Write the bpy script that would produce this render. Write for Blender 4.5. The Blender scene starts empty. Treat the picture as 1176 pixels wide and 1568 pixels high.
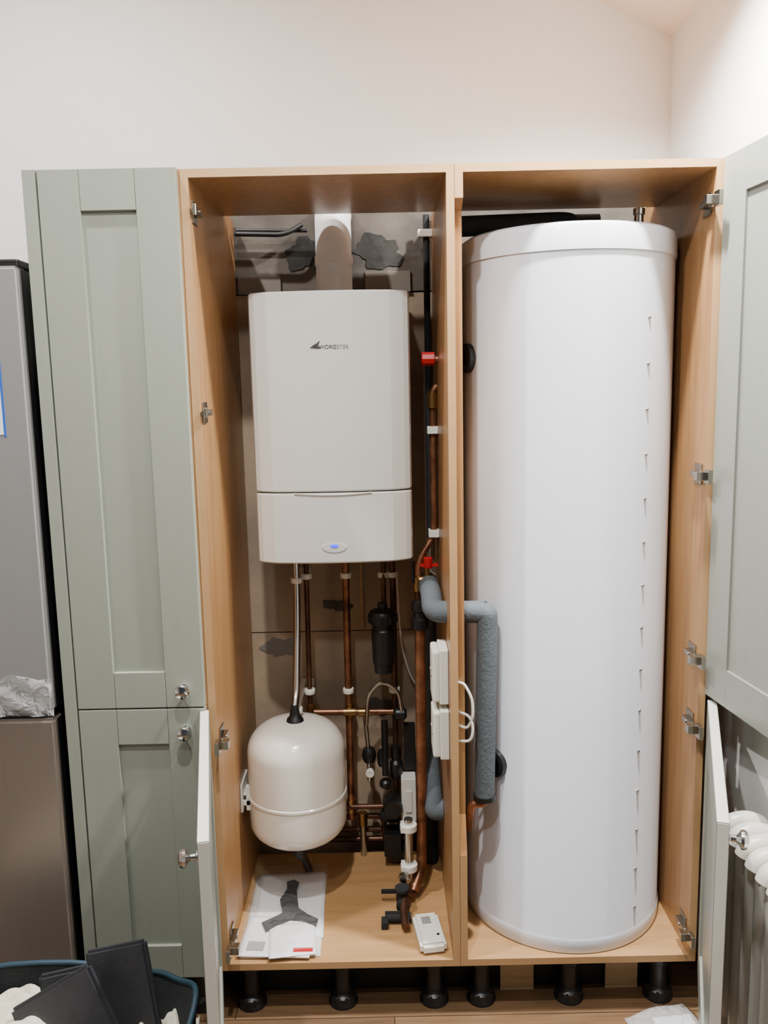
import bpy, bmesh, math, random
from mathutils import Vector, Matrix
random.seed(4)
C = bpy.context.scene.collection

# ------------------------------------------------------------ materials
def lin(c):
    c = c/255.0
    return c/12.92 if c <= .04045 else ((c+.055)/1.055)**2.4
def rgb(t, k=1.0):
    return (min(1, lin(t[0])*k), min(1, lin(t[1])*k), min(1, lin(t[2])*k), 1)

def mat(name, col, rough=.5, metal=0, var=.06, scale=6, stretch=(1, 1, 1), bump=0, bscale=None,
        coat=0, emit=0, col2=None, rvar=0, detail=4):
    m = bpy.data.materials.new(name); m.use_nodes = True
    nt = m.node_tree; b = nt.nodes['Principled BSDF']
    b.inputs['Roughness'].default_value = rough
    b.inputs['Metallic'].default_value = metal
    b.inputs['Coat Weight'].default_value = coat
    b.inputs['Coat Roughness'].default_value = .08
    tc = nt.nodes.new('ShaderNodeTexCoord'); mp = nt.nodes.new('ShaderNodeMapping')
    mp.inputs['Scale'].default_value = stretch
    nt.links.new(tc.outputs['Object'], mp.inputs['Vector'])
    n = nt.nodes.new('ShaderNodeTexNoise'); n.inputs['Scale'].default_value = scale
    n.inputs['Detail'].default_value = detail
    nt.links.new(mp.outputs[0], n.inputs['Vector'])
    r = nt.nodes.new('ShaderNodeValToRGB')
    r.color_ramp.elements[0].position = .3; r.color_ramp.elements[1].position = .7
    r.color_ramp.elements[0].color = rgb(col2 if col2 else col, 1-var)
    r.color_ramp.elements[1].color = rgb(col, 1+var)
    nt.links.new(n.outputs['Fac'], r.inputs['Fac'])
    nt.links.new(r.outputs['Color'], b.inputs['Base Color'])
    if rvar:
        mr = nt.nodes.new('ShaderNodeMapRange')
        mr.inputs['To Min'].default_value = rough-rvar; mr.inputs['To Max'].default_value = rough+rvar
        nt.links.new(n.outputs['Fac'], mr.inputs['Value']); nt.links.new(mr.outputs[0], b.inputs['Roughness'])
    if bump:
        n2 = nt.nodes.new('ShaderNodeTexNoise'); n2.inputs['Scale'].default_value = bscale or scale*4
        n2.inputs['Detail'].default_value = 3
        nt.links.new(mp.outputs[0], n2.inputs['Vector'])
        bp = nt.nodes.new('ShaderNodeBump'); bp.inputs['Strength'].default_value = bump
        bp.inputs['Distance'].default_value = .004
        nt.links.new(n2.outputs['Fac'], bp.inputs['Height']); nt.links.new(bp.outputs[0], b.inputs['Normal'])
    if emit:
        b.inputs['Emission Color'].default_value = rgb(col); b.inputs['Emission Strength'].default_value = emit
    return m

M_wall = mat('wall_paint', (238, 236, 233), .85, var=.02, scale=2, bump=.12, bscale=120)
M_ceil = mat('ceiling_paint', (238, 226, 214), .85, var=.02, scale=2)
M_wood_shade = mat('beech_melamine_shaded', (160, 120, 78), .34, var=.04, scale=9, stretch=(6, 6, .5), col2=(148, 107, 67), bump=.04, bscale=60)  # darker beech: shade on side panels and top boards put into the colour
M_woodh = mat('beech_melamine_horizontal', (178, 139, 94), .34, var=.04, scale=9, stretch=(.5, 6, 6), col2=(167, 127, 83))  # lighter copy of the beech, for the boards in the light
M_edge = mat('beech_edge_band', (180, 142, 99), .4, var=.04, scale=12)
M_green = mat('sage_green_paint', (141, 146, 134), .34, var=.02, scale=14, stretch=(3, 3, .5), bump=.05, bscale=40)
M_grey = mat('sage_grey_paint', (134, 137, 128), .34, var=.02, scale=14, stretch=(3, 3, .5), bump=.05, bscale=40)
M_dedge = mat('door_edge_gloss', (205, 205, 196), .12, var=.02, coat=.5)
M_white = mat('boiler_white_enamel', (222, 222, 216), .3, var=.01, coat=.2)
M_tank = mat('cylinder_white_gloss', (224, 228, 236), .24, var=.01, coat=.4)
M_vessel = mat('vessel_white_paint', (232, 227, 216), .2, var=.01, coat=.4)
M_rad = mat('radiator_cream_paint', (226, 221, 210), .35, var=.02)
M_copper = mat('copper', (164, 114, 84), .38, .85, var=.2, scale=18, col2=(104, 72, 54), rvar=.1)
M_dcopper = mat('dull_copper', (108, 78, 62), .45, .85, var=.2, scale=20, col2=(74, 54, 46))
M_brass = mat('brass', (160, 130, 84), .35, 1, var=.15, scale=30)
M_chrome = mat('chrome', (215, 215, 215), .12, 1, var=.02)
M_nickel = mat('hinge_nickel', (170, 165, 155), .25, 1, var=.05)
M_steel = mat('brushed_stainless', (152, 152, 151), .42, .4, var=.015, scale=12, stretch=(8, 8, .1), rvar=.03)
M_steel_refl = mat('stainless_brown_reflection', (136, 125, 116), .36, .5, var=.015, scale=12, stretch=(8, 8, .1), rvar=.03)  # brownish reflection on the freezer door painted into the steel colour
M_black = mat('black_plastic', (22, 22, 24), .4, var=.1)
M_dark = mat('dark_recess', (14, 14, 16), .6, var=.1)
M_insul = mat('grey_foam_insulation', (84, 91, 96), .8, var=.08, scale=30, bump=.4, bscale=120)
M_binsul = mat('black_foam_insulation', (26, 28, 30), .85, var=.15, scale=30, bump=.4)
M_plast = mat('white_plastic', (228, 226, 216), .4, var=.02)
M_pipew = mat('flue_white', (244, 244, 244), .4, var=.02)
M_red = mat('red_plastic', (180, 24, 30), .35, var=.05)
M_silver = mat('plated_pipe', (190, 190, 188), .25, 1, var=.08, scale=30)
M_logo = mat('logo_dark', (60, 60, 62), .5, var=.02)
M_logog = mat('logo_grey', (150, 150, 150), .5, var=.02)
M_led = mat('blue_indicator', (10, 40, 255), .4, emit=2.5, var=0)
M_plaster = mat('old_plaster', (172, 150, 124), .9, var=.1, scale=3.2, col2=(138, 122, 106), bump=.6, bscale=30)
M_plast2 = mat('grey_plaster_top', (92, 85, 77), .9, var=.15, scale=7, col2=(60, 56, 52), bump=.6, bscale=40)
M_patch = mat('filler_patch', (118, 111, 102), .85, var=.06, scale=12, bump=.3)
M_hole = mat('hole_dark', (46, 44, 41), .95, var=.35, scale=26, bump=.3)  # near-black colour paints the shade inside the wall holes
M_paper = mat('paper', (236, 236, 238), .6, var=.02, scale=40)
M_ink = mat('printed_ink', (18, 18, 22), .5, var=.05)
M_bag = mat('tool_bag_fabric', (28, 31, 35), .85, var=.15, scale=40, bump=.4, bscale=300)
M_rim = mat('tool_bag_teal_piping', (20, 48, 62), .6, var=.1, scale=30)
M_cloth = mat('dust_sheet', (200, 194, 176), .9, var=.1, scale=12, bump=.6, bscale=60)
M_lap = mat('black_case', (44, 44, 48), .5, var=.12, scale=20, bump=.2, bscale=200)
M_blue = mat('blue_print', (40, 90, 180), .5, var=.02)
M_ply = mat('raw_board', (178, 152, 118), .8, var=.1, scale=14, stretch=(1, 1, 5))
def clearfilm(name, mixf):
    m = bpy.data.materials.new(name); m.use_nodes = True; nt = m.node_tree
    b = nt.nodes['Principled BSDF']; b.inputs['Base Color'].default_value = (.85, .86, .88, 1)
    b.inputs['Roughness'].default_value = .12
    b.inputs['Alpha'].default_value = mixf
    n = nt.nodes.new('ShaderNodeTexNoise'); n.inputs['Scale'].default_value = 22; n.inputs['Distortion'].default_value = 1.5
    tc = nt.nodes.new('ShaderNodeTexCoord'); nt.links.new(tc.outputs['Object'], n.inputs['Vector'])
    bp = nt.nodes.new('ShaderNodeBump'); bp.inputs['Strength'].default_value = 1; bp.inputs['Distance'].default_value = .02
    nt.links.new(n.outputs['Fac'], bp.inputs['Height']); nt.links.new(bp.outputs[0], b.inputs['Normal'])
    return m
M_film = clearfilm('clear_plastic_film', .24)
M_film2 = clearfilm('thin_clear_plastic', .05)

def floor_mat():
    m = bpy.data.materials.new('oak_floor_boards'); m.use_nodes = True; nt = m.node_tree
    b = nt.nodes['Principled BSDF']; b.inputs['Roughness'].default_value = .38
    tc = nt.nodes.new('ShaderNodeTexCoord')
    br = nt.nodes.new('ShaderNodeTexBrick'); br.offset = .37
    br.inputs['Scale'].default_value = 1; br.inputs['Brick Width'].default_value = 1.1
    br.inputs['Row Height'].default_value = .09; br.inputs['Mortar Size'].default_value = .0012
    br.inputs['Color1'].default_value = rgb((116, 90, 64)); br.inputs['Color2'].default_value = rgb((92, 70, 51))
    br.inputs['Mortar'].default_value = rgb((44, 30, 22))
    nt.links.new(tc.outputs['Object'], br.inputs['Vector'])
    mp = nt.nodes.new('ShaderNodeMapping'); mp.inputs['Scale'].default_value = (2, 30, 1)
    nt.links.new(tc.outputs['Object'], mp.inputs['Vector'])
    n = nt.nodes.new('ShaderNodeTexNoise'); n.inputs['Scale'].default_value = 3; n.inputs['Detail'].default_value = 6
    nt.links.new(mp.outputs[0], n.inputs['Vector'])
    mx = nt.nodes.new('ShaderNodeMixRGB'); mx.blend_type = 'OVERLAY'; mx.inputs['Fac'].default_value = .6
    nt.links.new(br.outputs['Color'], mx.inputs[1]); nt.links.new(n.outputs['Fac'], mx.inputs[2])
    nt.links.new(mx.outputs[0], b.inputs['Base Color'])
    return m
M_floor = floor_mat()

# ------------------------------------------------------------ geometry helpers
def empty(name, loc=(0, 0, 0)):
    e = bpy.data.objects.new(name, None); e.location = loc; e.empty_display_size = .05
    C.objects.link(e); return e

def finish(name, bm, mats, parent=None, smooth=False, bevel=0, angle=35):
    bmesh.ops.recalc_face_normals(bm, faces=bm.faces)
    me = bpy.data.meshes.new(name); bm.to_mesh(me); bm.free()
    for m in (mats if isinstance(mats, (list, tuple)) else [mats]):
        me.materials.append(m)
    o = bpy.data.objects.new(name, me); C.objects.link(o)
    if parent:
        o.parent = parent
        o.matrix_parent_inverse = Matrix.Translation(parent.location).inverted()
    if smooth:
        for p in me.polygons: p.use_smooth = True
        try: me.set_sharp_from_angle(angle=math.radians(angle))
        except Exception: pass
    if bevel:
        md = o.modifiers.new('bevel', 'BEVEL'); md.width = bevel; md.segments = 2; md.limit_method = 'ANGLE'
    return o

def add_box(bm, x0, x1, y0, y1, z0, z1, mi=0):
    vs = [bm.verts.new(p) for p in [(x0,y0,z0),(x1,y0,z0),(x1,y1,z0),(x0,y1,z0),(x0,y0,z1),(x1,y0,z1),(x1,y1,z1),(x0,y1,z1)]]
    for f in [(0,1,2,3),(4,7,6,5),(0,4,5,1),(1,5,6,2),(2,6,7,3),(3,7,4,0)]:
        fc = bm.faces.new([vs[i] for i in f]); fc.material_index = mi
    return vs

def box(name, x0, x1, y0, y1, z0, z1, m, parent=None, bevel=0):
    bm = bmesh.new(); add_box(bm, x0, x1, y0, y1, z0, z1)
    return finish(name, bm, m, parent, bevel=bevel)

def add_lathe(bm, prof, c=(0, 0, 0), segs=48, mi=0, axis='Z'):
    rings = []
    for r, z in prof:
        ring = []
        for i in range(segs):
            a = 2*math.pi*i/segs
            if axis == 'Z': p = (c[0]+r*math.cos(a), c[1]+r*math.sin(a), c[2]+z)
            elif axis == 'Y': p = (c[0]+r*math.cos(a), c[1]+z, c[2]+r*math.sin(a))
            else: p = (c[0]+z, c[1]+r*math.cos(a), c[2]+r*math.sin(a))
            ring.append(bm.verts.new(p))
        rings.append(ring)
    for a, b in zip(rings, rings[1:]):
        for i in range(segs):
            f = bm.faces.new([a[i], a[(i+1) % segs], b[(i+1) % segs], b[i]]); f.material_index = mi
    for ring in (rings[0], rings[-1]):
        f = bm.faces.new(ring); f.material_index = mi

def lathe(name, prof, c, m, parent=None, segs=48, axis='Z'):
    bm = bmesh.new(); add_lathe(bm, prof, c, segs, 0, axis)
    return finish(name, bm, m, parent, smooth=True)

def fillet(pts, rad, n=6):
    pts = [Vector(p) for p in pts]; out = [pts[0]]
    for i in range(1, len(pts)-1):
        p = pts[i]; a = (pts[i-1]-p); b = (pts[i+1]-p)
        r = min(rad, a.length*.48, b.length*.48)
        A = p+a.normalized()*r; B = p+b.normalized()*r
        for k in range(n+1):
            t = k/n; out.append(A*(1-t)**2+p*2*t*(1-t)+B*t*t)
    out.append(pts[-1]); return out

def add_tube(bm, pts, r, segs=16, rad=.03, mi=0):
    pts = fillet(pts, rad) if rad else [Vector(p) for p in pts]
    q = [pts[0]]
    for p in pts[1:]:
        if (p-q[-1]).length > 1e-5: q.append(p)
    pts = q
    t = (pts[1]-pts[0]).normalized(); n = t.orthogonal().normalized(); rings = []
    for i, p in enumerate(pts):
        if i == 0: tt = (pts[1]-pts[0]).normalized()
        elif i == len(pts)-1: tt = (pts[-1]-pts[-2]).normalized()
        else: tt = ((pts[i+1]-p).normalized()+(p-pts[i-1]).normalized()).normalized()
        n = (n-tt*n.dot(tt)).normalized(); b = tt.cross(n)
        rings.append([bm.verts.new(p+(n*math.cos(2*math.pi*k/segs)+b*math.sin(2*math.pi*k/segs))*r) for k in range(segs)])
    for a, b in zip(rings, rings[1:]):
        for i in range(segs):
            f = bm.faces.new([a[i], a[(i+1) % segs], b[(i+1) % segs], b[i]]); f.material_index = mi
    for ring in (rings[0], rings[-1]):
        f = bm.faces.new(ring); f.material_index = mi

def tube(name, pts, r, m, parent=None, rad=.03, segs=16):
    bm = bmesh.new(); add_tube(bm, pts, r, segs, rad)
    return finish(name, bm, m, parent, smooth=True, angle=50)

# ------------------------------------------------------------ key dimensions (metres)
ZB, ZT = .139, 2.068         # carcass bottom / top
XE = .852                    # right wall
YB = .64                     # back wall face
ZC = 2.566                   # wall/ceiling corner height on the right
def ceil_z(x): return ZC+.46*(XE-x) if x > -1.0 else ZC+.46*(XE+1.0)-.46*(-1.0-x)

# ------------------------------------------------------------ room shell
box('floor', -2.6, XE+.12, -4.0, .75, -.1, 0, M_floor)
bm = bmesh.new()   # gable shaped back wall
prof = [(-2.6, 0), (XE, 0), (XE, ceil_z(XE)), (-1.0, ceil_z(-1.0)), (-2.6, ceil_z(-2.6))]
a = [bm.verts.new((x, YB, z)) for x, z in prof]; b = [bm.verts.new((x, YB+.11, z)) for x, z in prof]
bm.faces.new(a); bm.faces.new(b[::-1])
for i in range(5): bm.faces.new([a[i], a[(i+1) % 5], b[(i+1) % 5], b[i]])
finish('wall_back', bm, M_wall)
box('wall_right', XE, XE+.12, -4.0, .75, 0, ZC+.05, M_wall)
box('wall_left', -2.72, -2.6, -4.0, .75, 0, ceil_z(-2.6)+.05, M_wall)
bm = bmesh.new()
for (xa, xb) in ((XE+.12, -1.0), (-1.0, -2.72)):
    za = ZC+.46*(XE-xa) if xa > -.9 else ceil_z(-1.0)
    zb = ceil_z(xb)
    v = [bm.verts.new(p) for p in [(xa,-4,za),(xb,-4,zb),(xb,.75,zb),(xa,.75,za),(xa,-4,za+.1),(xb,-4,zb+.1),(xb,.75,zb+.1),(xa,.75,za+.1)]]
    for f in [(0,1,2,3),(4,7,6,5),(0,4,5,1),(1,5,6,2),(2,6,7,3),(3,7,4,0)]: bm.faces.new([v[i] for i in f])
finish('ceiling', bm, M_ceil)

# plaster lining behind the boiler
lining = empty('plaster_wall_lining', (0, .6, 1))
box('lower_boarding', -.43, .76, .578, .638, .0, .846, M_plaster, lining)
box('middle_boarding', -.43, .76, .575, .638, .85, 1.86, M_plaster, lining)
box('upper_plaster', -.43, .76, .572, .638, 1.864, 2.15, M_plast2, lining)
box('filler_panel', -.408, -.285, .566, .573, 1.862, 1.915, M_patch, lining)
box('lit_patch_panel', -.04, .09, .566, .573, 1.862, 1.92, M_patch, lining)  # paler board stands in for light falling through the top gap
def blob(name, cx, cz, rx, rz, y, m, parent, n=44, seed=1, th=.003):
    rnd = random.Random(seed); ph = [rnd.random()*6.28 for _ in range(4)]; bm = bmesh.new()
    fr = []; bk = []
    for i in range(n):
        a_ = 2*math.pi*i/n; k = .95+.18*math.sin(2*a_+ph[0])+.12*math.sin(5*a_+ph[1])+.07*math.sin(11*a_+ph[2])
        fr.append(bm.verts.new((cx+rx*k*math.cos(a_), y, cz+rz*k*math.sin(a_))))
        bk.append(bm.verts.new((cx+rx*k*math.cos(a_), y+th, cz+rz*k*math.sin(a_))))
    bm.faces.new(fr)
    for i in range(n): bm.faces.new([fr[i], fr[(i+1) % n], bk[(i+1) % n], bk[i]])
    return finish(name, bm, m, parent)
blob('hole_patch_1', -.22, 1.975, .05, .045, .5695, M_hole, lining, seed=2)  # flat dark patch standing in for a shaded hole
blob('hole_patch_2', 0.0, 1.975, .075, .045, .5695, M_hole, lining, seed=5)  # second hole, also drawn as a flat dark patch
blob('mortar_patch_3', -.15, .93, .045, .018, .5725, M_plast2, lining, seed=9)
blob('mortar_patch_4', -.02, .60, .05, .03, .5755, M_plast2, lining, seed=11)
blob('filler_patch_low', -.33, .80, .05, .035, .5755, M_patch, lining, seed=13)
box('timber_upright', -.078, -.070, .566, .5765, .86, 1.1, M_ply, lining)

# ------------------------------------------------------------ cupboards
def shaker(name, w, h, m, parent, sgn=1, t=.021, s=.09, edge=None, loc=(0, 0, 0)):
    """door: hinge edge at local x=0, runs to sgn*w, front face at y=-t"""
    bm = bmesh.new(); g = .0006
    def bx(x0, x1, y0, y1, z0, z1, mi=0):
        if sgn < 0: x0, x1 = -x1, -x0
        add_box(bm, x0+loc[0], x1+loc[0], y0+loc[1], y1+loc[1], z0+loc[2], z1+loc[2], mi)
    bx(0, s-g, -t, 0, 0, h); bx(w-s+g, w, -t, 0, 0, h)
    bx(s, w-s, -t, 0, 0, s-.002); bx(s, w-s, -t, 0, h-s+.002, h)
    bx(s-.004, w-s+.004, -t+.0085, -.006, s-.004, h-s+.004)
    if edge:
        bx(w, w+.0012, -t+.001, -.001, .001, h-.001, 1)
        bx(.001, w, -t+.001, -.001, h, h+.0012, 1)
    return finish(name, bm, [m, edge or m], parent, bevel=.0015)
KP = [(.011, 0), (.011, -.003), (.006, -.005), (.0055, -.014), (.010, -.018), (.0165, -.022), (.0175, -.027), (.015, -.032), (.008, -.035), (.001, -.036)]
def knob(parent, x, y, z, name='knob'):
    bm = bmesh.new(); add_lathe(bm, KP, (x, y, z), 24, 0, 'Y')
    return finish(name, bm, M_chrome, parent, smooth=True)
def cup_hinge(parent, x, z, sgn, arm=None):
    bm = bmesh.new()
    add_box(bm, min(x, x+sgn*.004), max(x, x+sgn*.004), .018, .062, z-.024, z+.024)
    add_box(bm, min(x+sgn*.004, x+sgn*.016), max(x+sgn*.004, x+sgn*.016), -.004, .056, z-.007, z+.007)
    add_lathe(bm, [(.004, 0), (.004, sgn*.019)], (x, .028, z+.001), 12, 0, 'X')
    add_lathe(bm, [(.0045, -.012), (.0045, .012)], (x+sgn*.012, -.004, z), 12)
    if arm:
        add_box(bm, min(x+sgn*.008, x+sgn*.030), max(x+sgn*.008, x+sgn*.030), -.026, -.004, z-.010, z+.010)
        add_box(bm, min(x+sgn*.002, x+sgn*.012), max(x+sgn*.002, x+sgn*.012), -.048, -.020, z-.016, z+.016)
    return finish('hinge', bm, M_nickel, parent, bevel=.0015)

def leg(parent, x, y=.062):
    bm = bmesh.new()
    add_lathe(bm, [(.038, 0), (.038, .006), (.034, .012), (.034, .026), (.022, .034), (.021, .095), (.026, .1), (.026, .112), (.034, .118), (.034, ZB)], (x, y, 0), 28)
    for k in range(10):
        a_ = 2*math.pi*k/10
        add_box(bm, x+.032*math.cos(a_)-.003, x+.032*math.cos(a_)+.003, y+.032*math.sin(a_)-.003, y+.032*math.sin(a_)+.003, .008, .028)
    return finish('leg', bm, M_black, parent, smooth=True)

T = .018
cup1 = empty('tall_cupboard', (-.6, .25, 0))
box('end_panel', -.768, -.739, -.022, .56, .0, ZT, M_green, cup1, bevel=.001)
box('side_panel_left', -.738, -.72, 0, .56, ZB, ZT, M_wood_shade, cup1)
box('side_panel_right', -.4505, -.4325, .0, .56, ZB, ZT, M_wood_shade, cup1)
box('top_board', -.72, -.4505, 0, .45, ZT-T, ZT, M_woodh, cup1)
box('bottom_board', -.72, -.4505, 0, .5, ZB, ZB+T, M_woodh, cup1)
shaker('door_upper', .3, ZT-.8465, M_green, cup1, 1, loc=(-.7355, -.001, .8465))
shaker('door_lower', .3, .843-ZB, M_green, cup1, 1, loc=(-.7355, -.001, ZB))
knob(cup1, -.481, -.022, .893); knob(cup1, -.481, -.022, .79)
leg(cup1, -.64); leg(cup1, -.50)

cup2 = empty('tall_cupboard', (-.13, .25, 0))
box('side_panel_left', -.4315, -.4135, 0, .56, ZB, ZT, M_wood_shade, cup2, bevel=.0006)
box('side_panel_right', .151, .169, 0, .56, ZB, ZT, M_wood_shade, cup2, bevel=.0006)
box('top_board', -.4135, .151, 0, .41, ZT-T, ZT, M_wood_shade, cup2, bevel=.0006)  # darker beech copy paints the shade on the underside
box('bottom_board', -.4135, .151, 0, .50, ZB, ZB+T, M_woodh, cup2, bevel=.0006)
bm = bmesh.new()
for q in ((-.4315, -.4135, ZB, ZT), (.151, .169, ZB, ZT), (-.4135, .151, ZT-T, ZT), (-.4135, .151, ZB, ZB+T)):
    add_box(bm, q[0], q[1], -.0006, .0004, q[2], q[3])
finish('edge_banding', bm, M_edge, cup2)
def swing(parent, hingex, w, z0, h, ang, sgn, m, knobz, name, hy=-.004):
    e = empty(name); e.parent = parent
    o = shaker('panel', w, h, m, None, sgn, edge=M_dedge); o.parent = e
    bm = bmesh.new(); add_lathe(bm, KP, (sgn*(w-.045), -.021, knobz), 24, 0, 'Y')
    k = finish('knob', bm, M_chrome, None, smooth=True); k.parent = e
    e.matrix_parent_inverse = Matrix.Translation(parent.location).inverted()
    e.location = (hingex, hy, z0); e.rotation_euler = (0, 0, ang)
    return e
swing(cup2, -.428, .598, ZB, .834-ZB, math.radians(-78.3), 1, M_grey, .834-ZB-.05, 'door_lower', -.012)
for z in (1.982, 1.538): cup_hinge(cup2, -.4135, z, 1)
for z in (.749, .21): cup_hinge(cup2, -.4135, z, 1, True)
for x in (-.371, -.133, .105): leg(cup2, x)

cup3 = empty('tall_cupboard', (.47, .25, 0))
XR0, XR1 = .744, .762
bm = bmesh.new()   # notched partition: profile in Y-Z
pr = [(0, ZB), (.56, ZB), (.56, ZT), (0, ZT), (0, 1.995), (.035, 1.975), (.035, .53), (.0, .44)]
L_ = [bm.verts.new((.170, y, z)) for y, z in pr]; R_ = [bm.verts.new((.188, y, z)) for y, z in pr]
bm.faces.new(L_); bm.faces.new(R_[::-1])
for i in range(len(pr)): bm.faces.new([L_[i], L_[(i+1) % len(pr)], R_[(i+1) % len(pr)], R_[i]])
finish('side_panel_left', bm, M_wood_shade, cup3)
box('side_panel_right', XR0, XR1, 0, .56, ZB, ZT, M_wood_shade, cup3, bevel=.0006)
box('top_board', .188, XR0, 0, .41, ZT-T, ZT, M_wood_shade, cup3, bevel=.0006)
box('bottom_board', .188, XR0, 0, .56, ZB, ZB+T, M_woodh, cup3, bevel=.0006)
bm = bmesh.new()
for q in ((XR0, XR1, ZB, ZT), (.170, XR0, ZT-T, ZT), (.170, XR0, ZB, ZB+T), (.170, .188, 1.996, ZT-T), (.170, .188, ZB+T, .44)):
    add_box(bm, q[0], q[1], -.0006, .0004, q[2], q[3])
finish('edge_banding', bm, M_edge, cup3)
swing(cup3, XR1, .59, ZB, .834-ZB, math.radians(70.2), -1, M_grey, .834-ZB-.05, 'door_lower', -.014)
swing(cup3, XR1-.003, .57, .8465, ZT-.8465, math.radians(97), -1, M_grey, .05, 'door_upper')
for z in (1.977, 1.372, .935, .764, .222): cup_hinge(cup3, XR0, z, -1, True)
for x in (.228, .457, .69): leg(cup3, x)
for x0, x1 in ((.282, .37), (.56, .645)):
    box('back_batten', x0, x1, .088, .092, 0, ZB, M_ply, cup3)
box('dark_backing', -.43, .74, .103, .108, 0, ZB-.001, M_dark, cup3)  # near-black sheet behind the legs, closing off the space under the carcass

# ------------------------------------------------------------ boiler
BX = -.130
blr = empty('gas_boiler', (BX, .3, 1.4))
def plan(w, y0):
    h = [(0, 0), (.06, .0015), (.12, .006), (.152, .0105), (.158, .013), (.185, .026), (.197, .036), (.2015, .050)]
    k = w/.403
    return [(-x*k, y+y0) for x, y in h[::-1]]+[(x*k, y+y0) for x, y in h[1:]]
def boiler_shell(name, z0, z1, m, inset=0):
    bm = bmesh.new(); P = plan(.409-2*inset, .21+inset); P = P+[(P[-1][0], .56), (P[0][0], .56)]
    levels = [(z0, .004), (z0+.004, 0), (z1-.004, 0), (z1, .004)]
    rings = []
    for z, ins in levels:
        rings.append([bm.verts.new((BX+x*(1-ins/.2), y+(ins if y < .5 else 0), z)) for x, y in P])
    n = len(P)
    for a_, b_ in zip(rings, rings[1:]):
        for i in range(n): bm.faces.new([a_[i], a_[(i+1) % n], b_[(i+1) % n], b_[i]])
    bm.faces.new(rings[0]); bm.faces.new(rings[-1])
    return finish(name, bm, m, blr, smooth=True, angle=6)
boiler_shell('front_casing', 1.3255, 1.829, M_white)
boiler_shell('lower_panel', 1.138, 1.3225, M_white)
boiler_shell('inner_body', 1.15, 1.815, M_dark, inset=.006)
tube('panel_lip', [(BX-.10, .2125, 1.322), (BX-.05, .209, 1.3185), (BX, .2075, 1.3175), (BX+.05, .209, 1.3185), (BX+.10, .2125, 1.322)], .0022, M_white, blr, rad=.03, segs=8)
bm = bmesh.new(); add_lathe(bm, [(.001, -.002), (.03, -.001), (.036, .004)], (0, 0, 0), 32, 0, 'Y')
for v in bm.verts: v.co = Vector((v.co.x*1.0+BX, v.co.y+.2085, v.co.z*.42+1.180))
finish('control_dial', bm, M_white, blr, smooth=True)
bm = bmesh.new(); add_lathe(bm, [(.001, -.004), (.009, -.003), (.012, .002)], (0, 0, 0), 20, 0, 'Y')
for v in bm.verts: v.co = Vector((v.co.x+BX, v.co.y+.2065, v.co.z*.33+1.185))
finish('indicator_light', bm, M_led, blr, smooth=True)
bm = bmesh.new()
vs = [bm.verts.new((x+.010, .2083, z)) for x, z in [(-.188, 1.688), (-.172, 1.690), (-.166, 1.695), (-.161, 1.708), (-.168, 1.701), (-.178, 1.696)]]
bm.faces.new(vs); vs2 = [bm.verts.new((x+.010, .2083, z)) for x, z in [(-.178, 1.6885), (-.166, 1.693), (-.158, 1.6885), (-.166, 1.6875)]]
bm.faces.new(vs2); finish('badge_swoosh', bm, M_logo, blr)
def text(name, s, size, loc, rot, m, parent):
    cu = bpy.data.curves.new(name, 'FONT'); cu.body = s; cu.size = size; cu.extrude = .0004
    o = bpy.data.objects.new(name, cu); C.objects.link(o)
    dg = bpy.context.evaluated_depsgraph_get(); me = bpy.data.meshes.new_from_object(o.evaluated_get(dg))
    bpy.data.objects.remove(o)
    me.materials.clear(); me.materials.append(m)
    o = bpy.data.objects.new(name, me); C.objects.link(o)
    o.parent = parent; o.matrix_parent_inverse = Matrix.Translation(parent.location).inverted()
    o.location = loc; o.rotation_euler = rot; return o
text('badge_lettering', 'WORC', .0135, (-.154, .2092, 1.6865), (math.pi/2, 0, 0), M_logo, blr)
text('badge_lettering_faded', 'ESTER', .0135, (-.116, .2092, 1.6865), (math.pi/2, 0, 0), M_logog, blr)
bm = bmesh.new()   # flue
fyc = .485
add_lathe(bm, [(.060, 0), (.060, .022), (.050, .03), (.050, .10), (.053, .101), (.053, .125), (.050, .126), (.050, .19)], (-.125, fyc, 1.825), 36)
add_tube(bm, [(-.125, fyc, 2.0), (-.125, fyc, 2.075), (-.125, .565, 2.075)], .0498, 36, .06)
finish('flue_pipe', bm, M_pipew, blr, smooth=True)

# ------------------------------------------------------------ hot water cylinder
c0 = (.4755, .275, 0); R = .2645
cyl = empty('hot_water_cylinder', c0)
lathe('body', [(R+.0, ZB+T+.001), (R+.002, ZB+T+.004), (R+.003, .192), (R+.001, .198), (R, .2), (R, 1.89)], c0, M_tank, cyl, 160)
lathe('lid', [(R+.001, 1.884), (R+.0035, 1.884), (R+.0035, 1.930), (R+.001, 1.940), (R-.008, 1.946), (.01, 1.952)], c0, M_tank, cyl, 160)
bm = bmesh.new()
for k in range(15):
    z = .255+k*(1.735-.255)/14
    a_ = math.atan2(-.218, .144); x = c0[0]+math.cos(a_)*(R+.0005); y = c0[1]+math.sin(a_)*(R+.0005)
    bmesh.ops.create_uvsphere(bm, u_segments=10, v_segments=6, radius=.0042, matrix=Matrix.Translation((x, y, z)))
finish('seam_rivets', bm, M_silver, cyl, smooth=True)
def ring_port(name, ang, z, r0, m):
    bm = bmesh.new(); add_lathe(bm, [(r0, -.004), (r0, .012), (r0*.8, .016), (r0*.55, .016), (r0*.5, .004), (.002, .004)], (0, 0, 0), 28, 0, 'X')
    mt = Matrix.Translation((c0[0]+R*math.cos(ang), c0[1]+R*math.sin(ang), z)) @ Matrix.Rotation(ang, 4, 'Z')
    bmesh.ops.transform(bm, matrix=mt, verts=bm.verts)
    return finish(name, bm, m, cyl, smooth=True)
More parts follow.
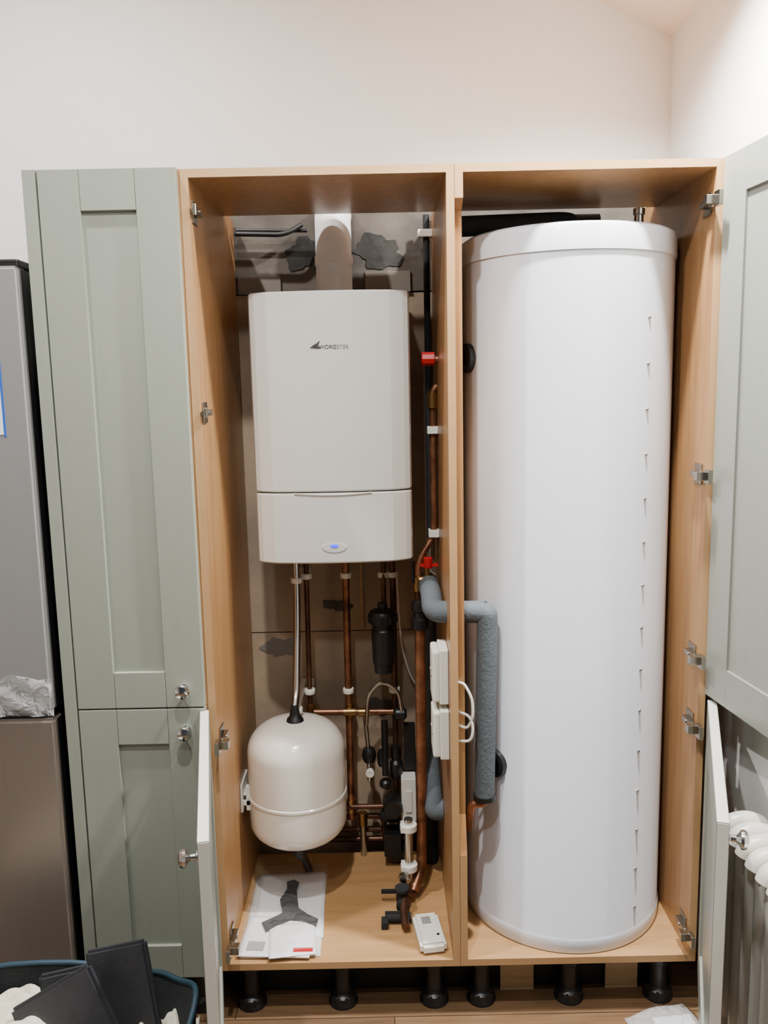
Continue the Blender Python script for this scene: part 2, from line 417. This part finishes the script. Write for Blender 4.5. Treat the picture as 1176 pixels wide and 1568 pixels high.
ring_port('side_port', math.radians(196), 1.655, .036, M_black)
ring_port('lower_port', math.radians(220), .632, .036, M_black)
lathe('top_stub', [(.011, 0), (.011, .04), (.014, .042), (.014, .056), (.008, .058)], (.63, .18, 1.945), M_silver, cyl, 20)
lathe('top_boss', [(.022, 0), (.022, .02), (.014, .022), (.014, .05)], (.30, .30, 1.945), M_brass, cyl, 20)
tube('top_lagged_pipe', [(.20, .30, 1.99), (.50, .32, 2.0), (.52, .45, 2.0), (.52, .555, 1.95)], .026, M_binsul, cyl, rad=.05)
tube('lagged_pipe_rear', [(.196, .44, 2.02), (.60, .44, 2.02)], .022, M_binsul, cyl)

# ------------------------------------------------------------ expansion vessel
ves = empty('expansion_vessel', (-.26, .3, .5))
vc = (-.26, .30, .329)
prof = []
for k in range(0, 10):
    t = math.pi/2*k/9; prof.append((.012+(.136-.012)*math.sin(t)**.7 if k else .012, .062*(1-math.cos(t))))
prof += [(.136, .10), (.136, .136), (.1385, .138), (.1385, .144), (.136, .146), (.136, .262)]
for k in range(1, 10):
    t = math.pi/2*k/9; prof.append((.012+(.136-.012)*max(0, math.cos(t))**.7, .262+.084*math.sin(t)))
lathe('tank', prof, vc, M_vessel, ves, 64)
lathe('top_cap', [(.026, 0), (.022, .012), (.016, .018), (.013, .03), (.009, .05)], (-.26, .30, .670), M_black, ves, 24)
lathe('bottom_valve', [(.012, 0), (.018, .01), (.018, .04), (.026, .05), (.026, .07)], (-.26, .30, .264), M_black, ves, 24)
tube('bottom_tail', [(-.257, .30, .28), (-.247, .41, ZB+T)], .011, M_black, ves)
bm = bmesh.new()
add_box(bm, -.413, -.385, .27, .33, .47, .475); add_box(bm, -.413, -.408, .25, .35, .43, .51)
add_box(bm, -.40, -.388, .262, .272, .43, .50); add_box(bm, -.41, -.38, .262, .268, .445, .46)
finish('wall_bracket', bm, M_plast, ves, bevel=.001)
tube('braided_pipe', [(-.256, .43, 1.138), (-.256, .42, .95), (-.258, .33, .735), (-.26, .30, .71)], .0105, M_silver, ves, rad=.1)

# ------------------------------------------------------------ pipework
pw = empty('copper_pipework', (0, .45, .7))
def cp(name, pts, r=.0075, m=M_copper, rad=.025): return tube(name, pts, r, m, pw, rad)
cp('flow_pipe', [(-.232, .48, 1.138), (-.236, .48, .20)], .0075, M_dcopper)
cp('return_pipe', [(-.116, .48, 1.138), (-.119, .48, .28)], .011)
cp('gas_pipe', [(-.006, .48, 1.138), (-.006, .46, .94)], .0075, M_dcopper)
cp('hot_pipe', [(.022, .48, 1.138), (.02, .48, .28)], .009, M_dcopper)
cp('cross_pipe', [(-.222, .465, .632), (.045, .465, .628)], .0095)
cp('low_pipe_a', [(-.14, .47, .324), (.06, .47, .324)], .0085, M_dcopper)
cp('low_pipe_b', [(-.18, .50, .277), (-.02, .50, .277), (-.02, .50, .20), (.06, .50, .20)], .009, M_dcopper)
cp('low_pipe_c', [(-.20, .52, .225), (.05, .52, .221)], .009, M_dcopper)
cp('low_pipe_d', [(-.20, .53, .185), (.10, .53, .183)], .009, M_dcopper)
cp('drop_pipe', [(-.07, .46, .62), (-.062, .45, .52), (-.06, .45, .42)], .0065, M_silver)
cp('grey_riser', [(-.085, .485, .29), (-.085, .485, .158)], .010, M_silver)
cp('main_riser', [(.092, .30, .98), (.088, .30, .30), (.085, .29, .225), (.060, .25, .185)], .0145, rad=.06)
cp('upper_riser', [(.09, .33, 1.0), (.09, .34, 1.11), (.137, .36, 1.18), (.137, .36, 1.575), (.15, .36, 1.59)], .009, rad=.03)
cp('top_branch', [(.118, .34, 1.66), (.15, .34, 1.66)], .008)
cp('riser_with_shadow', [(.134, .50, 2.06), (.134, .50, 1.13)], .009, M_binsul)  # black pipe; its lower length stands in for shadow beside the boiler
cp('tank_tail', [(.236, .06, .56), (.236, .06, .545), (.205, .065, .54), (.2, .07, .47)], .011, rad=.02)
bm = bmesh.new()
for c, ax in (((-.116, .48, .632), 'Z'), ((-.119, .48, .324), 'Z'), ((.02, .48, .324), 'Z'), ((-.232, .48, .632), 'Z'), ((.09, .335, 1.05), 'Z'), ((.137, .36, 1.55), 'Z'), ((-.085, .485, .277), 'Z')):
    add_lathe(bm, [(.009, -.022), (.0145, -.02), (.0145, .02), (.009, .022)], c, 16, 0, ax)
add_lathe(bm, [(.008, -.02), (.0125, -.018), (.0125, .018), (.008, .02)], (-.116, .465, .63), 16, 0, 'X')
add_lathe(bm, [(.008, -.02), (.0125, -.018), (.0125, .018), (.008, .02)], (-.07, .465, .629), 16, 0, 'X')
finish('couplings', bm, M_brass, pw, smooth=True)
bm = bmesh.new()
for x, z in ((-.256, 1.045), (-.232, 1.045), (-.116, 1.045), (-.006, 1.045), (.022, 1.045), (-.258, .692), (-.234, .692), (-.118, .692), (.02, .692)):
    yy = .43 if x < -.25 else .48
    if x < -.25 and z < 1: yy = .335
    add_lathe(bm, [(.0155, -.008), (.0165, -.006), (.0165, .006), (.0155, .008)], (x, yy, z), 16)
    add_box(bm, x-.007, x+.007, yy, .573, z-.007, z+.007)
for z in (1.471, 1.187):
    add_box(bm, .122, .1505, .342, .378, z-.010, z+.010)
add_box(bm, .11, .1505, .485, .515, 2.0, 2.02)
finish('pipe_clips', bm, M_plast, pw, smooth=True, bevel=.001)
bm = bmesh.new()
add_lathe(bm, [(.010, -.02), (.014, -.018), (.014, .018), (.01, .02)], (.11, .33, 1.06), 16, 0, 'X')
add_lathe(bm, [(.007, 0), (.007, .03)], (.115, .33, 1.065), 12)
finish('tap_body', bm, M_brass, pw, smooth=True)
bm = bmesh.new(); add_lathe(bm, [(.012, -.01), (.013, -.008), (.013, .018), (.01, .02)], (.118, .33, 1.105), 10)
add_box(bm, .095, .145, .322, .338, 1.10, 1.106)
add_lathe(bm, [(.016, -.004), (.019, -.002), (.019, .03), (.015, .032)], (.112, .34, 1.66), 10, 0, 'X')
finish('red_handles', bm, M_red, pw, smooth=True)
bm = bmesh.new()
add_lathe(bm, [(.018, 0), (.024, .004), (.024, .03), (.018, .034), (.018, .05), (.023, .054), (.023, .078), (.016, .082)], (.092, .30, .93), 20)
add_lathe(bm, [(.006, 0), (.006, .06)], (.075, .30, 1.06), 10)
add_lathe(bm, [(.014, -.022), (.019, -.014), (.022, 0), (.019, .014), (.014, .022)], (-.06, .45, .50), 16)
add_lathe(bm, [(.026, -.03), (.030, -.02), (.030, .035), (.024, .045)], (.008, .43, .345), 24, 0, 'Y')
add_lathe(bm, [(.014, 0), (.02, .01), (.02, .05), (.012, .06), (.016, .07), (.016, .1)], (.02, .46, .42), 16)
add_lathe(bm, [(.012, 0), (.016, .01), (.016, .04), (.012, .05)], (-.02, .46, .46), 16)
add_lathe(bm, [(.012, -.02), (.018, -.012), (.018, .012), (.012, .02)], (.035, .45, .628), 16, 0, 'X')
add_lathe(bm, [(.014, -.03), (.02, -.02), (.02, .02), (.014, .03)], (.0, .46, .30), 16, 0, 'X')
add_box(bm, -.02, .03, .40, .46, .20, .27)
add_box(bm, .0, .06, .42, .47, .17, .20)
add_box(bm, .045, .08, .47, .50, .44, .58)
add_lathe(bm, [(.01, 0), (.01, .17)], (-.012, .44, .44), 12)
add_lathe(bm, [(.012, 0), (.018, .006), (.018, .02), (.012, .026)], (-.012, .44, .40), 12)
finish('black_valves', bm, M_black, pw, smooth=True)
lathe('pressure_gauge', [(.011, .006), (.013, .0), (.013, -.012), (.010, -.014), (.001, -.012)], (-.058, .435, .452), M_plast, pw, 20, 'Y')
tube('filling_loop', [(-.065, .44, .60), (-.06, .44, .69), (-.02, .43, .74), (.03, .43, .71), (.04, .44, .64)], .006, M_silver, pw, rad=.05)
tube('black_cable_top', [(-.40, .5, 2.02), (-.26, .5, 2.015), (-.215, .52, 2.045)], .007, M_black, pw)
tube('black_cable_top_2', [(-.40, .53, 2.035), (-.20, .53, 2.03)], .005, M_black, pw)
tube('grey_wire', [(.03, .54, 1.1), (.045, .54, .80), (.075, .53, .70), (.12, .53, .66), (.14, .53, .3)], .003, M_plast, pw, rad=.08, segs=8)
bm = bmesh.new(); add_box(bm, .034, .078, .42, .47, .30, .435); add_box(bm, .034, .078, .425, .47, .262, .298)
add_box(bm, .046, .066, .415, .42, .33, .40)
finish('motor_valve_box', bm, M_plast, pw, bevel=.003)

# magnetic filter
mf = empty('magnetic_filter', (-.01, .40, .86))
lathe('canister', [(.018, 0), (.026, .004), (.028, .03), (.031, .032), (.034, .13), (.030, .135), (.030, .15), (.041, .152), (.042, .175), (.036, .185), (.02, .19)], (-.01, .40, .772), M_black, mf, 32)
bm = bmesh.new()
for k in range(12):
    a_ = 2*math.pi*k/12; add_box(bm, -.01+.040*math.cos(a_)-.003, -.01+.040*math.cos(a_)+.003, .40+.040*math.sin(a_)-.003, .40+.040*math.sin(a_)+.003, .925, .946)
add_lathe(bm, [(.012, 0), (.014, .01), (.014, .02), (.008, .022)], (-.01, .40, .96), 16)
add_lathe(bm, [(.012, 0), (.012, .09)], (-.01, .40, .93), 16, 0, 'Y')
finish('ribbed_cap', bm, M_black, mf, smooth=True)

# lagged pipes
lg = empty('lagged_pipe', (.2, .1, .8))
tube('upper_lagging', [(.118, .38, 1.045), (.119, .22, 1.05), (.119, .135, 1.024), (.245, .080, 1.036)], .0275, M_insul, lg, rad=.025, segs=24)
tube('down_lagging', [(.190, .088, 1.036), (.247, .064, 1.036), (.238, .058, .57)], .0255, M_insul, lg, rad=.006, segs=24)
lathe('end_collar', [(.018, 0), (.028, .002), (.028, .014), (.018, .016)], (.238, .058, .556), M_black, lg, 24)
lg2 = empty('lagged_pipe', (.12, .35, .5))
tube('lower_lagging', [(.118, .47, .92), (.118, .46, .50), (.118, .33, .46), (.122, .30, .40), (.150, .30, .40)], .029, M_insul, lg2, rad=.04, segs=24)
tube('floor_lagging', [(.122, .44, .40), (.122, .44, .16)], .02, M_binsul, lg2, segs=20)

for i, (z0, z1, y0) in enumerate(((.808, .948, .055), (.668, .795, .045))):
    e = empty('junction_box', (.13, y0+.04, z0))
    box('base', .128, .1505, y0+.0, y0+.095, z0, z1, M_plast, e, bevel=.003)
    box('cover', .110, .1285, y0+.004, y0+.091, z0+.004, z1-.004, M_plast, e, bevel=.006)
    bm = bmesh.new(); add_lathe(bm, [(.004, 0), (.004, -.002)], (.110, y0+.02, (z0+z1)/2), 12, 0, 'X'); add_lathe(bm, [(.004, 0), (.004, -.002)], (.110, y0+.075, (z0+z1)/2), 12, 0, 'X')
    finish('screws', bm, M_chrome, e)
cab = empty('white_cable', (.2, .03, .8))
tube('flex_a', [(.171, .030, .875), (.185, .02, .875), (.204, .012, .84), (.205, .012, .79), (.192, .02, .76), (.171, .030, .765)], .0035, M_plast, cab, rad=.03, segs=10)
tube('flex_b', [(.171, .030, .80), (.198, .015, .795), (.206, .012, .765), (.2, .012, .73), (.171, .030, .725)], .0035, M_plast, cab, rad=.03, segs=10)

# ------------------------------------------------------------ things on the cupboard floor
ZF = ZB+T
al = empty('carbon_monoxide_alarm', (.095, .085, ZF))
al.rotation_euler = (0, 0, math.radians(8))
bm = bmesh.new(); add_box(bm, -.034, .034, -.068, .068, 0.0005, .030)
bmesh.ops.bevel(bm, geom=bm.edges[:], offset=.008, segments=3, affect='EDGES')
o = finish('casing', bm, M_plast, al, smooth=True); o.matrix_parent_inverse = Matrix()
bm = bmesh.new()
for k in range(5): add_box(bm, -.014, .010, .030+k*.006-.012, .032+k*.006-.012, .0302, .0308)
add_lathe(bm, [(.004, 0), (.004, .001)], (.018, -.03, .030), 12)
o = finish('grille', bm, M_dark, al); o.matrix_parent_inverse = Matrix()
vv = empty('drain_valve', (.03, .19, ZF))
bm = bmesh.new()
add_lathe(bm, [(.012, -.03), (.017, -.028), (.017, -.012), (.012, -.01), (.012, .01), (.017, .012), (.017, .028), (.012, .03)], (.028, .20, ZF+.03), 16, 0, 'Y')
add_lathe(bm, [(.009, 0), (.013, .006), (.013, .03), (.02, .034), (.02, .042)], (.028, .20, ZF+.03), 16)
add_box(bm, -.02, .03, .15, .158, ZF+.02, ZF+.03); add_box(bm, -.03, .02, .235, .243, ZF+.03, ZF+.04)
add_lathe(bm, [(.008, -.04), (.012, -.036), (.012, .03)], (.02, .15, ZF+.016), 12, 0, 'X')
add_box(bm, -.03, -.012, .12, .15, ZF+.002, ZF+.02)
finish('valve_body', bm, M_binsul, vv, smooth=True)
lathe('valve_nut', [(.014, -.008), (.018, -.006), (.018, .006), (.014, .008)], (.035, .235, ZF+.075), M_nickel, vv, 8, 'Y')
tube('valve_tail', [(.055, .24, .178), (.036, .22, ZF+.05), (.03, .15, ZF+.03), (.035, .10, ZF+.022)], .011, M_dcopper, vv, rad=.02)
bm = bmesh.new()
for z in (ZF+.09, ZF+.21):
    add_lathe(bm, [(.022, -.01), (.024, -.008), (.024, .008), (.022, .01)], (.050, .27, z), 18)
    add_box(bm, .028, .05, .25, .29, z-.008, z+.008)
finish('white_clips', bm, M_plast, vv, smooth=True)
tube('clip_pipe', [(.050, .27, ZF+.001), (.050, .27, ZF+.235)], .012, M_silver, vv)

doc = empty('document_pouch', (-.29, .2, ZF))
def sheet(name, cx, cy, w, h, z, rot, m, thick=.001, parent=doc, wav=.0):
    bm = bmesh.new(); nx, ny = 12, 16; top = []
    for j in range(ny+1):
        row = []
        for i in range(nx+1):
            x = (i/nx-.5)*w; y = (j/ny-.5)*h
            zz = z+wav*(math.sin(x*40+1+y*11)*.5+math.sin(y*33+x*9)*.5+1)
            X = cx+x*math.cos(rot)-y*math.sin(rot); Y = cy+x*math.sin(rot)+y*math.cos(rot)
            row.append(bm.verts.new((X, Y, zz)))
        top.append(row)
    for j in range(ny):
        for i in range(nx): bm.faces.new([top[j][i], top[j][i+1], top[j+1][i+1], top[j+1][i]])
    o = finish(name, bm, m, parent, smooth=True)
    md = o.modifiers.new('solid', 'SOLIDIFY'); md.thickness = thick; return o
sheet('manual', -.285, .235, .19, .30, ZF+.006, .05, M_paper, .005)
sheet('leaflet', -.30, .09, .185, .16, ZF+.012, -.06, M_paper, .004)
sheet('booklet', -.262, .07, .12, .13, ZF+.0155, .12, M_paper, .003)
sheet('envelope_liner', -.292, .20, .205, .36, ZF+.002, .02, M_plast, .001)
bm = bmesh.new(); zz = ZF+.0165
def poly(pts):
    bm.faces.new([bm.verts.new((x, y, zz)) for x, y in pts])
poly([(-.305, .325), (-.285, .335), (-.268, .32), (-.272, .28), (-.258, .20), (-.30, .18), (-.315, .24), (-.30, .29)])
poly([(-.352, .14), (-.30, .18), (-.258, .20), (-.23, .172), (-.20, .15), (-.203, .118), (-.245, .145), (-.275, .15), (-.31, .125), (-.335, .10)])
finish('printed_figure', bm, M_ink, doc)
bm = bmesh.new(); zz = ZF+.0133
poly([(-.375, .07), (-.33, .065), (-.333, .03), (-.378, .035)])
finish('printed_block', bm, M_logog, doc)
bm = bmesh.new(); add_box(bm, -.255, -.205, .020, .034, ZF+.0155, ZF+.017); finish('red_label', bm, M_red, doc)
sheet('clear_pouch', -.292, .21, .215, .385, ZF+.0185, .02, M_film2, .0004, wav=.003)

# ------------------------------------------------------------ fridge freezer
fr = empty('fridge_freezer', (-1.09, .25, 0))
fx0, fx1, fy = -1.39, -.792, -.03
box('cabinet_body', fx0+.004, fx1-.004, fy+.075, .55, .03, 1.865, M_dark, fr, bevel=.004)
box('door_gasket', fx0+.01, fx1-.012, fy+.06, fy+.078, .06, 1.86, M_dark, fr)
def fdoor(name, z0, z1, m):
    bm = bmesh.new(); add_box(bm, fx0, fx1, fy, fy+.062, z0, z1)
    bmesh.ops.bevel(bm, geom=[e for e in bm.edges], offset=.007, segments=3, affect='EDGES')
    return finish(name, bm, m, fr, smooth=True)
fdoor('fridge_door', .845, 1.868, M_steel); fdoor('freezer_door', .06, .825, M_steel_refl)
box('side_trim_upper', fx1-.001, fx1+.0015, fy+.02, fy+.062, .85, 1.862, M_black, fr)
box('side_trim_lower', fx1-.001, fx1+.0015, fy+.02, fy+.062, .065, .82, M_black, fr)
box('handle_recess', fx0+.02, fx1-.03, fy+.012, fy+.05, .824, .846, M_dark, fr)
box('hinge_cover', fx1-.10, fx1-.004, fy+.02, fy+.14, 1.867, 1.885, M_black, fr, bevel=.004)
for x in (fx0+.06, fx1-.06):
    lathe('foot', [(.02, 0), (.02, .035)], (x, .05, 0), M_black, fr, 16)
box('energy_label', -1.02, -.850, fy-.001, fy, 1.50, 1.66, M_paper, fr)
box('energy_label_border', -.850, -.845, fy-.0012, fy, 1.495, 1.665, M_blue, fr)
bm = bmesh.new(); rows = []
for j in range(9):
    row = []
    for i in range(40):
        x = fx0+(fx1-fx0+.004)*i/39; z = .838+.095*j/8+(.008*math.sin(i*.8) if j == 8 else 0)
        y = fy-.006-.005*math.sin(i*.9+j*1.1)-.003*math.sin(i*2.3-j)
        row.append(bm.verts.new((x, y, z)))
    rows.append(row)
for j in range(8):
    for i in range(39): bm.faces.new([rows[j][i], rows[j][i+1], rows[j+1][i+1], rows[j+1][i]])
finish('protective_film', bm, M_film, fr, smooth=True)

# ------------------------------------------------------------ radiator
rd = empty('column_radiator', (.79, -.6, .35))
bm = bmesh.new()
for k in range(16):
    y = -.185-k*.048
    for x in (.762, .812):
        add_tube(bm, [(x, y, .12), (x, y, .60)], .0145, 14, 0)
    for z in (.605, .12):
        add_tube(bm, [(.745, y, z-.012), (.752, y, z+.008), (.7855, y, z+.018), (.819, y, z+.008), (.827, y, z-.012)], .0205, 14, .02)
for z in (.598, .118):
    add_tube(bm, [(.787, -.16, z), (.787, -.185-15*.048-.03, z)], .017, 16, 0)
finish('columns', bm, M_rad, rd, smooth=True)
bm = bmesh.new()
for y in (-.21, -.86):
    add_box(bm, .765, .81, y-.008, y+.008, 0, .12); add_box(bm, .79, XE-.001, y-.008, y+.008, .50, .52)
finish('feet', bm, M_rad, rd)
bm = bmesh.new(); add_lathe(bm, [(.009, 0), (.009, .11)], (.787, -.14, .0), 12)
add_lathe(bm, [(.016, 0), (.018, .01), (.018, .05), (.012, .06)], (.787, -.14, .10), 16); finish('valve', bm, M_chrome, rd, smooth=True)

# ------------------------------------------------------------ tool bag (soft sided, open top)
bc = (-.775, -.47)
tb = empty('tool_bag', (bc[0], bc[1], 0))
def sup(a_, rx, ry, e=.62):
    c, s = math.cos(a_), math.sin(a_)
    return rx*math.copysign(abs(c)**e, c), ry*math.copysign(abs(s)**e, s)
def rimz(a_): return .016*math.sin(a_*2+.6)+.014*math.sin(a_*5)+.007*math.sin(a_*9)
def rimw(a_): return 1+.02*math.sin(a_*3+1)+.018*math.sin(a_*7)
bm = bmesh.new()
levels = [(.33, .20, 0), (.342, .212, .02), (.350, .220, .13), (.352, .222, .25), (.366, .230, .342), (.360, .226, .342), (.340, .210, .25), (.325, .195, .03)]
rings = []
for rx, ry, z in levels:
    ring = []
    for i in range(96):
        a_ = 2*math.pi*i/96; x, y = sup(a_, rx*rimw(a_), ry*rimw(a_))
        zz = z+(rimz(a_) if z > .3 else 0); k = 1+.014*math.sin(a_*11+z*25) if .05 < z < .3 else 1
        ring.append(bm.verts.new((bc[0]+x*k, bc[1]+y*k, zz)))
    rings.append(ring)
for A_, B_ in zip(rings, rings[1:]):
    for i in range(96): bm.faces.new([A_[i], A_[(i+1) % 96], B_[(i+1) % 96], B_[i]])
bm.faces.new(rings[0]); bm.faces.new(rings[-1])
finish('shell', bm, M_bag, tb, smooth=True)
pts = []
for i in range(97):
    a_ = 2*math.pi*i/96; x, y = sup(a_, .364*rimw(a_), .229*rimw(a_)); pts.append((bc[0]+x, bc[1]+y, .344+rimz(a_)))
tube('rim_piping', pts, .006, M_rim, tb, rad=0, segs=12)
def slab(name, c, size, rot, m):
    bm = bmesh.new(); a_, b_, c_ = size; add_box(bm, -a_/2, a_/2, -b_/2, b_/2, -c_/2, c_/2)
    bmesh.ops.bevel(bm, geom=bm.edges[:], offset=min(size)*.3, segments=2, affect='EDGES')
    mt = Matrix.Translation(c) @ Matrix.Rotation(rot[2], 4, 'Z') @ Matrix.Rotation(rot[1], 4, 'Y') @ Matrix.Rotation(rot[0], 4, 'X')
    bmesh.ops.transform(bm, matrix=mt, verts=bm.verts); return finish(name, bm, m, tb, smooth=True)
slab('case_a', (-.635, -.43, .325), (.18, .022, .22), (-.35, -.5, .1), M_lap)
slab('case_b', (-.545, -.38, .355), (.13, .02, .24), (-.25, -.22, -.05), M_lap)
slab('case_c', (-.63, -.33, .30), (.20, .02, .20), (-.2, -.15, .1), M_bag)
def cloth(name, cx, cy, z, rx, ry, hgt, m, seed):
    rnd = random.Random(seed); ph = [rnd.random()*6 for _ in range(8)]
    bm = bmesh.new(); n = 48; rows = []
    for j in range(n+1):
        row = []
        for i in range(n+1):
            u_ = i/n*2-1; v_ = j/n*2-1; r = min(1, math.hypot(u_, v_))
            zz = z+hgt*(1-r*r)+.018*math.sin(7*u_+3*v_+ph[0])+.013*math.sin(11*v_-4*u_+ph[1])+.008*abs(math.sin(13*u_+9*v_+ph[2]))
            row.append(bm.verts.new((cx+rx*u_, cy+ry*v_, zz)))
        rows.append(row)
    for j in range(n):
        for i in range(n): bm.faces.new([rows[j][i], rows[j][i+1], rows[j+1][i+1], rows[j+1][i]])
    return finish(name, bm, m, tb, smooth=True)
cloth('dust_sheet_left', -.87, -.46, .315, .20, .17, .07, M_cloth, 3)
cloth('dust_sheet_right', -.50, -.44, .25, .08, .15, .07, M_cloth, 7)
cloth('dark_rags', -.72, -.47, .22, .28, .17, .06, M_bag, 9)

# ------------------------------------------------------------ papers in plastic on the floor
pf = empty('plastic_bag', (.68, -.03, 0))
sheet('leaflet', .70, -.07, .10, .09, .008, .1, M_paper, .004, parent=pf)
sheet('leaflet_under', .67, -.09, .11, .07, .003, -.2, M_paper, .002, parent=pf)
sheet('clear_bag', .67, -.08, .17, .12, .012, .3, M_film, .0006, parent=pf, wav=.010)

# ------------------------------------------------------------ lamps
def spot(name, loc, tgt, e, size, blend=.6, rad=.03, col=(1, .98, .955)):
    l = bpy.data.lights.new(name, 'SPOT'); l.energy = e; l.spot_size = math.radians(size); l.spot_blend = blend
    l.shadow_soft_size = rad; l.color = col
    o = bpy.data.objects.new(name, l); C.objects.link(o); o.location = loc
    o.rotation_euler = (Vector(tgt)-Vector(loc)).to_track_quat('-Z', 'Y').to_euler(); return o
for (x, y, e) in ((-.95, -.34, 240), (-.18, -.95, 175), (.54, -.17, 350)):
    z = ceil_z(x)-.05
    spot('downlight', (x, y, z-.03), (x, y+.1, 0), e, 140, .9)
    p = empty('downlight_fitting', (x, y, z))
    lathe('bezel', [(.045, .0), (.045, .004), (.034, .006), (.033, .02)], (x, y, z), M_chrome, p, 32)
spot('downlight', (-.30, -1.9, ceil_z(-.30)-.08), (-.30, 0, 1.0), 62, 80, rad=.05, col=(.93, .97, 1))
w = bpy.data.worlds.new('world'); bpy.context.scene.world = w; w.use_nodes = True
w.node_tree.nodes['Background'].inputs[0].default_value = (.82, .90, 1, 1)
w.node_tree.nodes['Background'].inputs[1].default_value = .07

# ------------------------------------------------------------ camera
cd = bpy.data.cameras.new('camera'); cam = bpy.data.objects.new('camera', cd); C.objects.link(cam)
cd.sensor_fit = 'VERTICAL'; cd.sensor_height = 36; cd.lens = 36*1270/1568
cam.matrix_world = Matrix.Translation((0, -1.903, 1.584)) @ Matrix.Rotation(math.radians(90-8.44), 4, 'X') @ Matrix.Rotation(-.021, 4, 'Z')
bpy.context.scene.camera = cam
